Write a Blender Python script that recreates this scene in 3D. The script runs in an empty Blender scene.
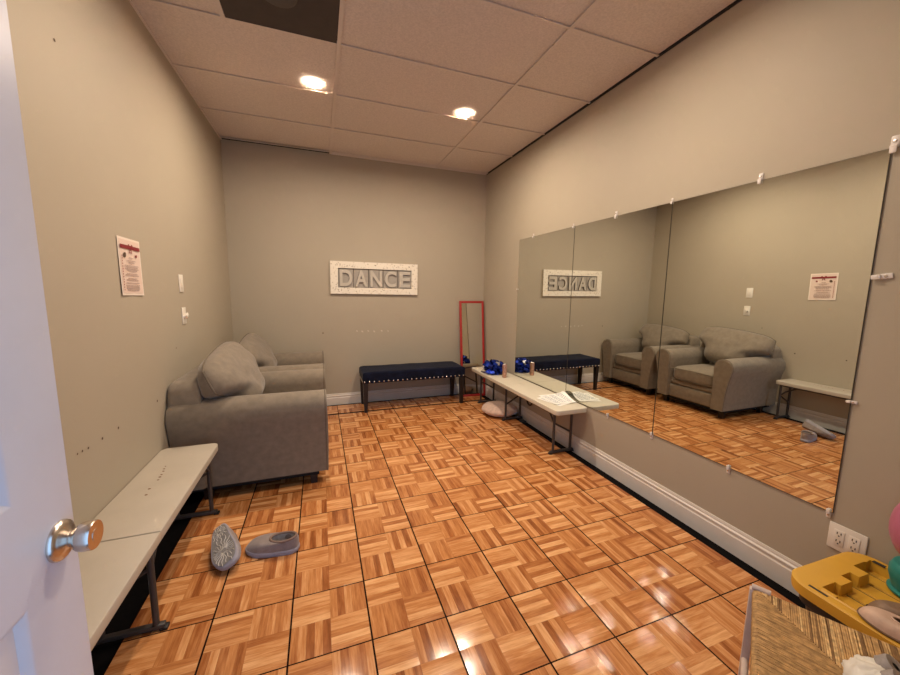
import bpy, bmesh, math, random
from mathutils import Vector, Matrix, Quaternion
from mathutils import noise as mnoise
random.seed(4)
PI = math.pi
COL = bpy.context.scene.collection
SC = bpy.context.scene

# ------------------------------------------------------------------ room numbers (metres)
W, H = 2.931, 2.831            # right wall, ceiling height; back wall at y = 0, left wall at x = 0
YF = -4.30                     # front wall (the doorway the photo is taken from)
GX, GY, GT = 1.042, -1.884, 0.6096
TX, TY, TS = 1.648, -3.404, 0.3048

# ------------------------------------------------------------------ materials
class NT:
    def __init__(s, name):
        s.m = bpy.data.materials.new(name); s.m.use_nodes = True
        s.t = s.m.node_tree; s.n = s.t.nodes; s.l = s.t.links
        s.b = s.n['Principled BSDF']
    def node(s, ty, **kw):
        n = s.n.new(ty)
        for k, v in kw.items(): setattr(n, k, v)
        return n
    def link(s, a, b): s.l.new(a, b)
    def math(s, op, a, b=None, c=None):
        n = s.node('ShaderNodeMath', operation=op)
        for i, v in enumerate((a, b, c)):
            if v is None: continue
            if isinstance(v, (int, float)): n.inputs[i].default_value = v
            else: s.link(v, n.inputs[i])
        return n.outputs[0]
    def mix(s, fac, a, b):
        n = s.node('ShaderNodeMix', data_type='RGBA')
        for sock, v in ((n.inputs[0], fac), (n.inputs[6], a), (n.inputs[7], b)):
            if isinstance(v, (int, float)): sock.default_value = v
            elif isinstance(v, tuple): sock.default_value = (*v, 1) if len(v) == 3 else v
            else: s.link(v, sock)
        return n.outputs[2]
    def noise(s, scale, detail=3, rough=.55, vec=None, sx=None):
        n = s.node('ShaderNodeTexNoise'); n.inputs['Scale'].default_value = scale
        n.inputs['Detail'].default_value = detail; n.inputs['Roughness'].default_value = rough
        if vec is None:
            vec = s.node('ShaderNodeTexCoord').outputs['Object']
        if sx:
            mp = s.node('ShaderNodeMapping'); mp.inputs['Scale'].default_value = sx
            s.link(vec, mp.inputs['Vector']); vec = mp.outputs[0]
        s.link(vec, n.inputs['Vector'])
        return n.outputs['Fac']
    def ramp(s, fac, stops):
        n = s.node('ShaderNodeValToRGB'); e = n.color_ramp.elements
        while len(e) < len(stops): e.new(.5)
        for k, (p, c) in enumerate(stops):
            e[k].position = p; e[k].color = (*c, 1)
        s.link(fac, n.inputs[0]); return n.outputs[0]
    def bump(s, h, strength=.3, dist=.002):
        n = s.node('ShaderNodeBump'); n.inputs['Strength'].default_value = strength
        n.inputs['Distance'].default_value = dist
        s.link(h, n.inputs['Height']); s.link(n.outputs[0], s.b.inputs['Normal']); return n
    def set(s, **kw):
        for k, v in kw.items():
            s.b.inputs[k.replace('_', ' ')].default_value = v

def pm(name, col, rough=.5, metal=0., var=.0, vscale=8, bump=0., bscale=200, bdist=.001, spec=.5, sheen=0., sx=None):
    t = NT(name); t.set(Roughness=rough, Metallic=metal, Base_Color=(*col, 1))
    t.b.inputs['Specular IOR Level'].default_value = spec
    if sheen: t.b.inputs['Sheen Weight'].default_value = sheen
    if var:
        f = t.noise(vscale, 4, sx=sx)
        lo = tuple(c * (1 - var) for c in col); hi = tuple(min(1, c * (1 + var)) for c in col)
        t.link(t.ramp(f, [(.3, lo), (.7, hi)]), t.b.inputs['Base Color'])
    if bump:
        t.bump(t.noise(bscale, 3), bump, bdist)
    return t.m

M = {}
M['wall'] = pm('wall_paint', (.405, .350, .264), .62, var=.025, vscale=1.5, bump=.25, bscale=260, bdist=.0006, spec=.3)
M['ceiling'] = pm('ceiling_tile', (.68, .60, .53), .95, var=.10, vscale=90, bump=.6, bscale=130, bdist=.002, spec=.1)
M['tbar'] = pm('ceiling_grid_metal', (.68, .60, .53), .6, var=.02, spec=.3)
M['plenum'] = pm('void_shade_black', (.02, .017, .015), .95)
M['base'] = pm('baseboard_white_paint', (.66, .61, .54), .42, var=.04, vscale=6)
M['subfloor'] = pm('black_underlay', (.0045, .004, .004), .95, var=.3, vscale=40, spec=.1)
M['door'] = pm('door_white_paint', (.58, .57, .60), .30, var=.03, vscale=5, bump=.12, bscale=60, bdist=.0008)
M['steel'] = pm('brushed_nickel', (.62, .55, .48), .26, 1., var=.05, vscale=30)
M['fabric'] = pm('grey_taupe_upholstery', (.212, .173, .128), .9, var=.13, vscale=22, bump=.5, bscale=420, bdist=.0012, spec=.2, sheen=.25)
M['piping'] = pm('upholstery_piping', (.165, .135, .10), .9, var=.1, vscale=30, spec=.2)
M['feet'] = pm('dark_wood_feet', (.012, .008, .006), .45)
M['navy'] = pm('navy_velvet', (.004, .006, .019), .85, var=.4, vscale=14, bump=.6, bscale=45, bdist=.006, spec=.12, sheen=.06)
M['blackwood'] = pm('black_brown_wood', (.010, .007, .006), .38)
M['nail'] = pm('silver_nailhead', (.75, .72, .68), .22, 1.)
M['red'] = pm('red_painted_frame', (.36, .018, .014), .45, var=.08)
M['plastic'] = pm('pale_blow_moulded_plastic', (.60, .545, .43), .5, var=.04, vscale=6, bump=.4, bscale=330, bdist=.0008)
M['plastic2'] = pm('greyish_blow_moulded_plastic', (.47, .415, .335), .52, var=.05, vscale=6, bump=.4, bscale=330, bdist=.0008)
M['greymetal'] = pm('grey_powder_coated_steel', (.062, .055, .05), .45, .3)
M['blackplastic'] = pm('black_plastic', (.012, .012, .013), .5)
M['stain'] = pm('brown_stain', (.16, .07, .025), .8)
M['bluefoil'] = pm('blue_foil', (.012, .035, .30), .22, .75, var=.25, vscale=30)
M['silverfoil'] = pm('silver_foil', (.75, .78, .85), .2, .9)
M['cushion'] = pm('dusty_pink_plush', (.62, .44, .34), .95, var=.15, vscale=35, bump=.8, bscale=160, bdist=.004, sheen=.4)
M['white'] = pm('white_plastic_plate', (.74, .69, .60), .4)
M['slot'] = pm('dark_slot', (.03, .025, .02), .7)
M['clear'] = None
M['shoe'] = pm('grey_lilac_suede', (.25, .20, .18), .92, var=.15, vscale=25, bump=.5, bscale=300, bdist=.0015, sheen=.3)
M['sole'] = pm('lilac_grey_foam_sole', (.33, .31, .34), .75, var=.08, vscale=20)
M['tread'] = pm('pale_rubber_tread', (.55, .51, .45), .7)
M['solegrey'] = pm('worn_grey_outsole', (.25, .23, .21), .8, var=.2, vscale=40)
M['trim'] = pm('brown_knit_collar', (.22, .145, .11), .9, bump=.6, bscale=300)
M['lining'] = pm('grey_fleece_lining', (.46, .43, .40), .95, var=.2, vscale=80, bump=.8, bscale=200)
M['balletpink'] = pm('pale_pink_leather', (.52, .36, .27), .6, var=.15, vscale=25)
M['taupe'] = pm('taupe_leather', (.20, .125, .075), .6, var=.15, vscale=20)
M['yellow'] = pm('yellow_polypropylene', (.62, .335, .028), .45, var=.04, vscale=9, bump=.2, bscale=200, bdist=.0006)
M['rush'] = pm('tan_rush_cord', (.43, .25, .092), .75, var=.38, vscale=55, sx=(1, 1, 3))
M['rushdark'] = pm('dark_rush_cord', (.20, .105, .036), .8, var=.3, vscale=60)
M['rushmid'] = pm('mid_rush_cord', (.34, .19, .068), .78, var=.3, vscale=60)
M['rushlight'] = pm('light_rush_cord', (.56, .36, .15), .7, var=.42, vscale=70)
M['palewood'] = pm('pinkish_white_wood', (.52, .42, .36), .5, var=.08, vscale=18)
M['pink'] = pm('pink_rubber', (.44, .13, .21), .35)
M['teal'] = pm('teal_plastic', (.012, .19, .16), .4)
M['paper'] = pm('white_paper', (.90, .88, .82), .7)
M['ink'] = pm('blue_grey_ink', (.28, .33, .38), .8)
M['poster'] = pm('pale_pink_paper', (.70, .55, .46), .65)
M['posterborder'] = pm('poster_white_margin', (.78, .68, .58), .65)
M['ribbonred'] = pm('dark_red_print', (.22, .012, .018), .6)
M['greyprint'] = pm('grey_print', (.40, .29, .25), .7)
M['letter'] = pm('pale_grey_letter', (.50, .455, .38), .7, var=.05)
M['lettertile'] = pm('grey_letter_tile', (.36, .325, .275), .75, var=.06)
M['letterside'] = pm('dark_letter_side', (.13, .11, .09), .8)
M['can'] = pm('can_print', (.48, .27, .20), .35, .5, var=.5, vscale=45)
M['aluminium'] = pm('can_aluminium', (.7, .68, .64), .25, 1.)
M['bag'] = pm('white_polythene', (.72, .68, .60), .3, var=.06, vscale=30)
M['grille'] = pm('dark_brown_ceiling_panel', (.055, .042, .036), .75, var=.12, vscale=12)
M['greydisc'] = pm('grey_metal_disc', (.085, .074, .066), .7)
M['ringwhite'] = pm('white_light_trim', (.74, .66, .56), .5)
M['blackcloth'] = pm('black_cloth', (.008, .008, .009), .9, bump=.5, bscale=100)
M['greyroll'] = pm('grey_roll', (.30, .26, .235), .6, var=.2, vscale=60)
M['hole'] = pm('screw_hole', (.10, .06, .035), .9)
M['scuff'] = pm('pale_filler', (.60, .53, .42), .8)

t = NT('speckled_sign_board'); t.set(Roughness=.6)
v = t.node('ShaderNodeTexVoronoi'); v.inputs['Scale'].default_value = 52
t.link(t.node('ShaderNodeTexCoord').outputs['Object'], v.inputs['Vector'])
f = t.math('LESS_THAN', v.outputs['Distance'], .30)
f2 = t.math('MULTIPLY', f, t.math('GREATER_THAN', t.noise(40, 2), .5))
t.link(t.mix(f2, (.80, .74, .62), (.36, .29, .20)), t.b.inputs['Base Color']); M['sign'] = t.m

t = NT('silvered_glass'); t.set(Base_Color=(.80, .82, .765, 1), Metallic=1., Roughness=.0); M['mirror'] = t.m
t = NT('hand_mirror_glass'); t.set(Base_Color=(.80, .78, .71, 1), Metallic=1., Roughness=.0); M['mirror2'] = t.m
M['glassedge'] = pm('dark_glass_edge', (.055, .045, .028), .3)
t = NT('clear_acrylic'); t.set(Base_Color=(.86, .80, .74, 1), Roughness=.3, Alpha=.82); M['clear'] = t.m

for nm_, st_ in (('lamp', 1680), ('lamp2', 1090), ('lamp3', 1300)):
    t = NT('lit_lamp_lens'); t.set(Base_Color=(1, 1, 1, 1))
    t.b.inputs['Emission Color'].default_value = (1., .825, .655, 1); t.b.inputs['Emission Strength'].default_value = st_
    M[nm_] = t.m

# parquet-print dance floor tiles
t = NT('parquet_print_tile')
pos = t.node('ShaderNodeTexCoord').outputs['Object']
sep = t.node('ShaderNodeSeparateXYZ'); t.link(pos, sep.inputs[0])
fx = t.math('DIVIDE', t.math('SUBTRACT', sep.outputs[0], TX), TS)
fy = t.math('DIVIDE', t.math('SUBTRACT', sep.outputs[1], TY), TS)
u2 = t.math('MULTIPLY', fx, 2); v2 = t.math('MULTIPLY', fy, 2)
iu = t.math('FLOOR', u2); iv = t.math('FLOOR', v2)
par = t.math('FLOORED_MODULO', t.math('ADD', iu, iv), 2)       # 1: grain runs along x
npar = t.math('SUBTRACT', 1, par)
along = t.math('ADD', t.math('MULTIPLY', par, u2), t.math('MULTIPLY', npar, v2))
across = t.math('ADD', t.math('MULTIPLY', par, v2), t.math('MULTIPLY', npar, u2))
strip = t.math('FLOOR', t.math('MULTIPLY', across, 5))
cmb = t.node('ShaderNodeCombineXYZ')
t.link(t.math('ADD', strip, t.math('MULTIPLY', par, 31)), cmb.inputs[0])
t.link(t.math('FLOOR', along), cmb.inputs[1])
wn = t.node('ShaderNodeTexWhiteNoise', noise_dimensions='2D'); t.link(cmb.outputs[0], wn.inputs['Vector'])
stripr = wn.outputs['Value']
# grain
g = t.node('ShaderNodeCombineXYZ')
t.link(t.math('MULTIPLY', along, 1.1), g.inputs[0]); t.link(t.math('MULTIPLY', across, 9), g.inputs[1])
t.link(t.math('ADD', t.math('MULTIPLY', stripr, 13), t.math('MULTIPLY', par, 7)), g.inputs[2])
grain = t.noise(1., 4, .62, vec=g.outputs[0])
g2 = t.node('ShaderNodeCombineXYZ')
t.link(t.math('MULTIPLY', along, 2.), g2.inputs[0]); t.link(t.math('MULTIPLY', across, 42), g2.inputs[1]); t.link(par, g2.inputs[2])
fine = t.noise(1., 3, .6, vec=g2.outputs[0])
alt = t.math('MULTIPLY', t.math('FLOORED_MODULO', strip, 2), .13)
val = t.math('ADD', t.math('ADD', t.math('ADD', t.math('ADD', t.math('MULTIPLY', stripr, .20), .02), alt), t.math('MULTIPLY', grain, .56)),
             t.math('ADD', t.math('MULTIPLY', fine, .20), t.math('MULTIPLY', par, .085)))
colr = t.ramp(val, [(.28, (.175, .046, .012)), (.46, (.350, .116, .032)), (.62, (.535, .220, .071)), (.84, (.78, .425, .185))])
# seams
def edge(c, half):
    fr = t.math('FRACT', c)
    d = t.math('MINIMUM', fr, t.math('SUBTRACT', 1, fr))
    return t.math('LESS_THAN', d, half)
seam = t.math('MAXIMUM', edge(fx, .0115), edge(fy, .0085))
sub = t.math('MULTIPLY', t.math('MAXIMUM', edge(u2, .008), edge(v2, .008)), .15)
stripline = t.math('MULTIPLY', edge(t.math('MULTIPLY', across, 5), .03), .16)
c1 = t.mix(t.math('MAXIMUM', sub, stripline), colr, (.10, .03, .01))
c2 = t.mix(seam, c1, (.018, .009, .006))
t.link(c2, t.b.inputs['Base Color'])
t.link(t.math('ADD', t.math('MULTIPLY', t.noise(9, 3), .06), t.math('ADD', .13, t.math('MULTIPLY', seam, .4))), t.b.inputs['Roughness'])
t.link(t.math('MULTIPLY', t.math('SUBTRACT', 1, seam), .5), t.b.inputs['Specular IOR Level'])
# every tile lies at a slightly different tilt
tc = t.node('ShaderNodeCombineXYZ'); t.link(iu, tc.inputs[0]); t.link(iv, tc.inputs[1])
wt = t.node('ShaderNodeTexWhiteNoise', noise_dimensions='2D'); t.link(tc.outputs[0], wt.inputs['Vector'])
vs = t.node('ShaderNodeVectorMath', operation='SUBTRACT'); t.link(wt.outputs['Color'], vs.inputs[0]); vs.inputs[1].default_value = (.5, .5, .5)
vm = t.node('ShaderNodeVectorMath', operation='MULTIPLY'); t.link(vs.outputs[0], vm.inputs[0]); vm.inputs[1].default_value = (.05, .05, 0)
dc = t.node('ShaderNodeCombineXYZ')
for i_, c_ in ((0, u2), (1, v2)): t.link(t.math('MULTIPLY', t.math('SUBTRACT', t.math('FRACT', c_), .5), .058), dc.inputs[i_])
vd = t.node('ShaderNodeVectorMath', operation='ADD'); t.link(vm.outputs[0], vd.inputs[0]); t.link(dc.outputs[0], vd.inputs[1])
ge = t.node('ShaderNodeNewGeometry')
va = t.node('ShaderNodeVectorMath', operation='ADD'); t.link(ge.outputs['Normal'], va.inputs[0]); t.link(vd.outputs[0], va.inputs[1])
vn = t.node('ShaderNodeVectorMath', operation='NORMALIZE'); t.link(va.outputs[0], vn.inputs[0])
bp = t.node('ShaderNodeBump'); bp.inputs['Strength'].default_value = .25; bp.inputs['Distance'].default_value = .0012
t.link(t.math('SUBTRACT', t.noise(14, 2), t.math('MULTIPLY', seam, 1.5)), bp.inputs['Height'])
t.link(vn.outputs[0], bp.inputs['Normal']); t.link(bp.outputs[0], t.b.inputs['Normal'])
M['parquet'] = t.m

# ------------------------------------------------------------------ mesh helpers
def smooth_obj(o, ang=40):
    me = o.data
    for p in me.polygons: p.use_smooth = True
    try:
        me.set_sharp_from_angle(angle=math.radians(ang))
    except Exception:
        pass

def obj(name, bm, mat, parent=None, loc=None, smooth=40, mats=None):
    bmesh.ops.recalc_face_normals(bm, faces=bm.faces[:])
    me = bpy.data.meshes.new(name); bm.to_mesh(me); bm.free()
    o = bpy.data.objects.new(name, me); COL.objects.link(o)
    for m in (mats or [mat]): me.materials.append(M[m])
    if parent: o.parent = parent
    if loc: o.location = loc
    if smooth: smooth_obj(o, smooth)
    return o

def tag(o, label, cat, group=None):
    o['label'] = label; o['category'] = cat
    if group: o['group'] = group
    return o

def empty(name, loc, rz=0, label=None, cat=None, group=None):
    o = bpy.data.objects.new(name, None); COL.objects.link(o); o.empty_display_size = .1
    o.location = loc; o.rotation_euler = (0, 0, rz)
    if label: tag(o, label, cat, group)
    return o

def struct(o): o['kind'] = 'structure'; return o
def NB(): return bmesh.new()

def box(bm, x0, x1, y0, y1, z0, z1, bev=0, seg=2, mi=0):
    vs = [bm.verts.new(p) for p in [(x0,y0,z0),(x1,y0,z0),(x1,y1,z0),(x0,y1,z0),(x0,y0,z1),(x1,y0,z1),(x1,y1,z1),(x0,y1,z1)]]
    fs = [bm.faces.new([vs[i] for i in q]) for q in [(3,2,1,0),(4,5,6,7),(0,1,5,4),(1,2,6,5),(2,3,7,6),(3,0,4,7)]]
    for f in fs: f.material_index = mi
    if bev:
        es = list({e for f in fs for e in f.edges})
        bmesh.ops.bevel(bm, geom=es, offset=bev, segments=seg, profile=.5, affect='EDGES')
    return vs

def obox(bm, c, ax, ay, az, bev=0):
    """box from centre and three half-axis vectors"""
    c, ax, ay, az = map(Vector, (c, ax, ay, az))
    vs = [bm.verts.new(c + sx*ax + sy*ay + sz*az) for sz in (-1,1) for sx, sy in ((-1,-1),(1,-1),(1,1),(-1,1))]
    fs = [bm.faces.new([vs[i] for i in q]) for q in [(3,2,1,0),(4,5,6,7),(0,1,5,4),(1,2,6,5),(2,3,7,6),(3,0,4,7)]]
    if bev:
        bmesh.ops.bevel(bm, geom=list({e for f in fs for e in f.edges}), offset=bev, segments=2, profile=.5, affect='EDGES')

def tube(bm, pts, r, n=10, closed=False, cap=True):
    pts = [Vector(p) for p in pts]; N = len(pts); rings = []
    rad = r if isinstance(r, (list, tuple)) else [r]*N
    up = None
    for i, p in enumerate(pts):
        if closed: d = pts[(i+1) % N] - pts[i-1]
        else: d = pts[min(i+1, N-1)] - pts[max(i-1, 0)]
        d.normalize()
        if up is None:
            up = Vector((0,0,1)) if abs(d.z) < .9 else Vector((1,0,0))
        a = d.cross(up)
        if a.length < 1e-6: a = d.orthogonal()
        a.normalize(); b = a.cross(d); up = b.copy()
        rings.append([bm.verts.new(p + rad[i]*(math.cos(2*PI*k/n)*a + math.sin(2*PI*k/n)*b)) for k in range(n)])
    for i in range(N if closed else N-1):
        A, B = rings[i], rings[(i+1) % N]
        for k in range(n): bm.faces.new((A[k], A[(k+1) % n], B[(k+1) % n], B[k]))
    if cap and not closed:
        bm.faces.new(rings[0][::-1]); bm.faces.new(rings[-1])

def lathe(bm, prof, n=24, c=(0,0,0), axis='z', mi=0):
    """prof: list of (r, h)"""
    c = Vector(c); rings = []
    def P(r, h, a):
        if axis == 'z': return c + Vector((r*math.cos(a), r*math.sin(a), h))
        if axis == 'x': return c + Vector((h, r*math.cos(a), r*math.sin(a)))
        return c + Vector((r*math.cos(a), h, r*math.sin(a)))
    for r, h in prof:
        if r < 1e-6: rings.append([bm.verts.new(P(0, h, 0))])
        else: rings.append([bm.verts.new(P(r, h, 2*PI*k/n)) for k in range(n)])
    for A, B in zip(rings, rings[1:]):
        for k in range(n):
            k2 = (k+1) % n
            if len(A) == 1 and len(B) == 1: continue
            if len(A) == 1: f = bm.faces.new((A[0], B[k], B[k2]))
            elif len(B) == 1: f = bm.faces.new((A[k], A[k2], B[0]))
            else: f = bm.faces.new((A[k], A[k2], B[k2], B[k]))
            f.material_index = mi

def prism(bm, poly, axis, a, b, bev=0):
    """extrude a closed 2-D outline along an axis from a to b (poly in the other two axes, in xyz order)"""
    def P(q, h):
        if axis == 'x': return (h, q[0], q[1])
        if axis == 'y': return (q[0], h, q[1])
        return (q[0], q[1], h)
    A = [bm.verts.new(P(q, a)) for q in poly]; B = [bm.verts.new(P(q, b)) for q in poly]
    n = len(poly); fa = bm.faces.new(A[::-1]); fb = bm.faces.new(B)
    for k in range(n): bm.faces.new((A[k], A[(k+1) % n], B[(k+1) % n], B[k]))
    if bev:
        bmesh.ops.bevel(bm, geom=list(fa.edges)+list(fb.edges), offset=bev, segments=3, profile=.5, affect='EDGES')

def grid(bm, nu, nv, fn, closeu=False):
    V = [[bm.verts.new(fn(i/nu, j/nv)) for j in range(nv+1)] for i in range(nu + (0 if closeu else 1))]
    m = len(V)
    for i in range(nu):
        for j in range(nv):
            a, b, c, d = V[i][j], V[(i+1) % m][j], V[(i+1) % m][j+1], V[i][j+1]
            if len({a, b, c, d}) == 4: bm.faces.new((a, b, c, d))
    return V

def disc(bm, c, r, nrm, n=12, ratio=1.):
    nrm = Vector(nrm).normalized(); a = nrm.orthogonal().normalized(); b = nrm.cross(a); c = Vector(c)
    bm.faces.new([bm.verts.new(c + r*(math.cos(2*PI*k/n)*a*ratio + math.sin(2*PI*k/n)*b)) for k in range(n)])

def copy_tree(o, parent=None):
    c = o.copy(); COL.objects.link(c)
    if parent: c.parent = parent
    for ch in list(o.children): copy_tree(ch, c)
    return c

# ------------------------------------------------------------------ SETTING
bm = NB(); box(bm, .124, 2.832, YF+.0, -.378, -.013, 0); box(bm, .124, 2.832, -.338, -.055, -.013, 0)
struct(obj('floor', bm, 'parquet', smooth=0))
bm = NB(); box(bm, -.12, W+.12, YF-.6, .12, -.05, -.013); box(bm, .124, 2.832, -.377, -.339, -.013, -.0015); box(bm, .124, W-.02, -.054, -.018, -.013, -.0015)
struct(obj('floor', bm, 'subfloor', smooth=0))

bm = NB(); box(bm, -.12, 0, YF-.12, .12, -.05, H+.14); wl = struct(obj('wall_left', bm, 'wall', smooth=0))
bm = NB(); box(bm, W, W+.12, YF-.12, .12, -.05, H+.14); wr = struct(obj('wall_right', bm, 'wall', smooth=0))
bm = NB(); box(bm, 0, W, 0, .12, -.05, H+.14); wb = struct(obj('wall_back', bm, 'wall', smooth=0))
bm = NB()
DX0, DX1, DZ = .435, 1.36, 2.06
box(bm, 0, DX0, YF-.10, YF, -.05, H+.14); box(bm, DX1, W, YF-.10, YF, -.05, H+.14); box(bm, DX0, DX1, YF-.10, YF, DZ, H+.14)
struct(obj('wall_front', bm, 'wall', smooth=0))
bm = NB()                                           # door casing
box(bm, DX0-.07, DX0-.0, YF, YF+.014, -.013, DZ+.07); box(bm, DX1, DX1+.07, YF, YF+.014, -.013, DZ+.07); box(bm, DX0, DX1, YF, YF+.014, DZ, DZ+.07)
struct(obj('trim_1', bm, 'base', smooth=0))

# screw holes and marks in the walls
for y, z, r in [(-2.742,.725,.005),(-2.672,.728,.004),(-2.642,.726,.0045),(-2.604,.722,.005),(-2.505,.722,.006),(-2.376,.72,.006),(-2.517,2.251,.006),(-1.954,.721,.007),(-1.609,.971,.005)]:
    bm = NB(); disc(bm, (.0015, y, z), r, (1,0,0), 10); obj('screw_hole', bm, 'hole', wl)
for x, z, r in [(1.289,.875,.012),(1.35,.868,.014),(1.42,.872,.012),(1.49,.865,.014),(1.58,.87,.013),(1.657,.866,.010)]:
    bm = NB(); disc(bm, (x, -.0015, z), r, (0,-1,0), 9, .6); obj('scuff_mark', bm, 'scuff', wb)
bm = NB(); disc(bm, (.907, -.0015, .861), .008, (0,-1,0), 9); obj('screw_hole', bm, 'hole', wb)

# baseboards: stepped profile
prof = [(0,-.013),(.017,-.013),(.017,.082),(.013,.088),(.013,.098),(.016,.102),(.016,.108),(.009,.114),(.009,.122),(.006,.131),(0,.131)]
bm = NB(); prism(bm, [(W-d, z) for d, z in prof], 'y', YF, 0); struct(obj('baseboard_right', bm, 'base', smooth=0))
bm = NB(); prism(bm, [(d, z) for d, z in prof], 'y', YF, 0); struct(obj('baseboard_left', bm, 'base', smooth=0))
bm = NB(); prism(bm, [(-d, z) for d, z in prof], 'x', .017, W-.017); struct(obj('baseboard_back', bm, 'base', smooth=0))

# ceiling: lay-in tiles in a T-bar grid
xs = [GX-GT*2, GX, GX+2*GT, GX+4*GT]
ys = [GY + k*GT for k in range(-5, 4)]
bm = NB()
xe = [.004, GX, GX+2*GT, W-.012]; ye = [YF] + [y for y in ys if YF+.05 < y < -.05] + [0]
for i in range(3):
    for j in range(len(ye)-1):
        y1 = ye[j+1]-.002; y0 = ye[j]+.002
        if i == 0 and j == len(ye)-2: y1 = -.075          # tile stops short of the wall: dark slit
        if i == 0 and abs(ye[j+1]-GY) < .01:
            box(bm, xe[0], GX-GT-.002, y0, y1, H+.010, H+.024); continue
        box(bm, xe[i]+.002, xe[i+1]-.002, y0, y1, H+.010, H+.024)
struct(obj('ceiling', bm, 'ceiling', smooth=0))
bm = NB(); box(bm, -.12, W+.12, YF-.12, .12, H+.14, H+.18); box(bm, .001, W-.001, -.004, -.0005, H+.006, H+.14); struct(obj('ceiling', bm, 'plenum', smooth=0))  # second box: black strip on the back wall, paints the slit's darkness
bm = NB(); hw = .0115
for x in (GX, GX+2*GT): box(bm, x-hw, x+hw, YF, -.003, H, H+.006)
for y in ye[1:-1]: box(bm, .003, W-.010, y-hw*.75, y+hw*.75, H+.0006, H+.006)
box(bm, GX-GT-hw, GX-GT+hw, GY-GT, GY, H+.0003, H+.006)
box(bm, 0, .014, YF, 0, H-.001, H+.009)
box(bm, GX+hw, W-.01, -.022, 0, H-.001, H+.009)
struct(obj('trim_2', bm, 'tbar', smooth=0))
bm = NB(); box(bm, W-.010, W, YF, -.022, H-.002, H+.03); struct(obj('gap_shade_strip', bm, 'plenum', smooth=0))  # solid black strip standing in for the shadow gap along the right wall

# dark panel in the ceiling with a round cap
e = empty('ceiling_panel', (.737, -2.189, H), 0, 'dark brown square metal panel set among the pale ceiling tiles', 'ceiling panel')
bm = NB(); box(bm, -.291, .291, -.294, .296, .001, .015); obj('panel', bm, 'grille', e, smooth=0)
bm = NB(); lathe(bm, [(0,-.022),(.075,-.022),(.088,-.014),(.092,.0),(.092,.002)], 28); obj('round_cap', bm, 'greydisc', e)

# recessed downlights
def downlight(x, y, label, lm='lamp'):
    e = empty('ceiling_downlight', (x, y, H), 0, label, 'ceiling light', 'recessed ceiling downlights')
    bm = NB(); lathe(bm, [(.039,.004),(.039,-.0050),(.042,-.0062),(.051,-.004),(.053,.004)], 32); obj('trim_ring', bm, 'ringwhite', e)
    bm = NB(); lathe(bm, [(.0385,-.0015),(.030,-.0022),(.015,-.0026),(0,-.0028)], 24); obj('lamp_lens', bm, lm, e)
downlight(.887, -1.382, 'glowing recessed downlight in the ceiling nearer the left wall')
downlight(2.076, -1.372, 'glowing recessed downlight in the ceiling nearer the mirror wall')
downlight(.887, -2.64, 'recessed downlight in the ceiling behind the dark panel, nearer the left wall', 'lamp2')
downlight(2.076, -2.86, 'recessed downlight in the ceiling above the nearest mirror panel', 'lamp3')

# door, swung open into the room
bm = NB()
y0, y1, dzt, xf, th = -4.285, -3.565, 2.035, .45, .036
cy_ = [(-3.905, -3.687), (-4.165, -3.990)]; rz_ = [(.20, .869), (1.034, 1.66), (1.76, 1.93)]
ysl = sorted({y0, y1} | {v for a in cy_ for v in a}); zsl = sorted({.008, dzt} | {v for a in rz_ for v in a})
def panel_ring(bm, ya, yb, za, zb, x, s):
    rings = []
    for off, dep in ((0,0),(.006,.002),(.016,.010),(.030,.010),(.052,.003),(.056,.003)):
        rings.append([bm.verts.new((x - s*dep, p, q)) for p, q in ((ya+off,za+off),(yb-off,za+off),(yb-off,zb-off),(ya+off,zb-off))])
    for A, B in zip(rings, rings[1:]):
        for k in range(4): bm.faces.new((A[k], A[(k+1)%4], B[(k+1)%4], B[k]))
    bm.faces.new(rings[-1])
for x, s in ((xf, 1), (xf-th, -1)):
    for ya, yb in zip(ysl, ysl[1:]):
        for za, zb in zip(zsl, zsl[1:]):
            if any(abs(ya-a) < 1e-6 and abs(yb-b) < 1e-6 for a, b in cy_) and any(abs(za-a) < 1e-6 and abs(zb-b) < 1e-6 for a, b in rz_):
                panel_ring(bm, ya, yb, za, zb, x, s)
            else:
                bm.faces.new([bm.verts.new((x, p, q)) for p, q in ((ya,za),(yb,za),(yb,zb),(ya,zb))])
for q in ([(xf,y1),(xf-th,y1)], [(xf,y0),(xf-th,y0)]):
    bm.faces.new([bm.verts.new((*q[0],.008)), bm.verts.new((*q[1],.008)), bm.verts.new((*q[1],dzt)), bm.verts.new((*q[0],dzt))])
for z in (.008, dzt):
    bm.faces.new([bm.verts.new((xf,y0,z)), bm.verts.new((xf,y1,z)), bm.verts.new((xf-th,y1,z)), bm.verts.new((xf-th,y0,z))])
bmesh.ops.remove_doubles(bm, verts=bm.verts[:], dist=1e-5)
door = struct(obj('door_1', bm, 'door', smooth=25))
KY, KZ = -3.606, .924
bm = NB()
lathe(bm, [(0,.0),(.034,.0),(.034,.003),(.0325,.0065),(.026,.010),(.016,.013),(.0130,.016),(.0135,.019),(.0195,.024),(.0235,.029),(.0248,.035),(.0248,.0475),(.0238,.0495),(.0,.0495)], 40, (xf, KY, KZ), 'x')
kn = obj('door_handle', bm, 'steel', door, smooth=50)
bm = NB(); lathe(bm, [(.0105,.0496),(.0105,.0502),(0,.0502)], 20, (xf, KY, KZ), 'x')
obj('lock_button', bm, 'steel', kn)
bm = NB()
for dx in (-.0,): box(bm, xf-th+.006, xf-.006, y1, y1+.002, KZ-.03, KZ+.03)
obj('latch_plate', bm, 'steel', door, smooth=0)
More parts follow.
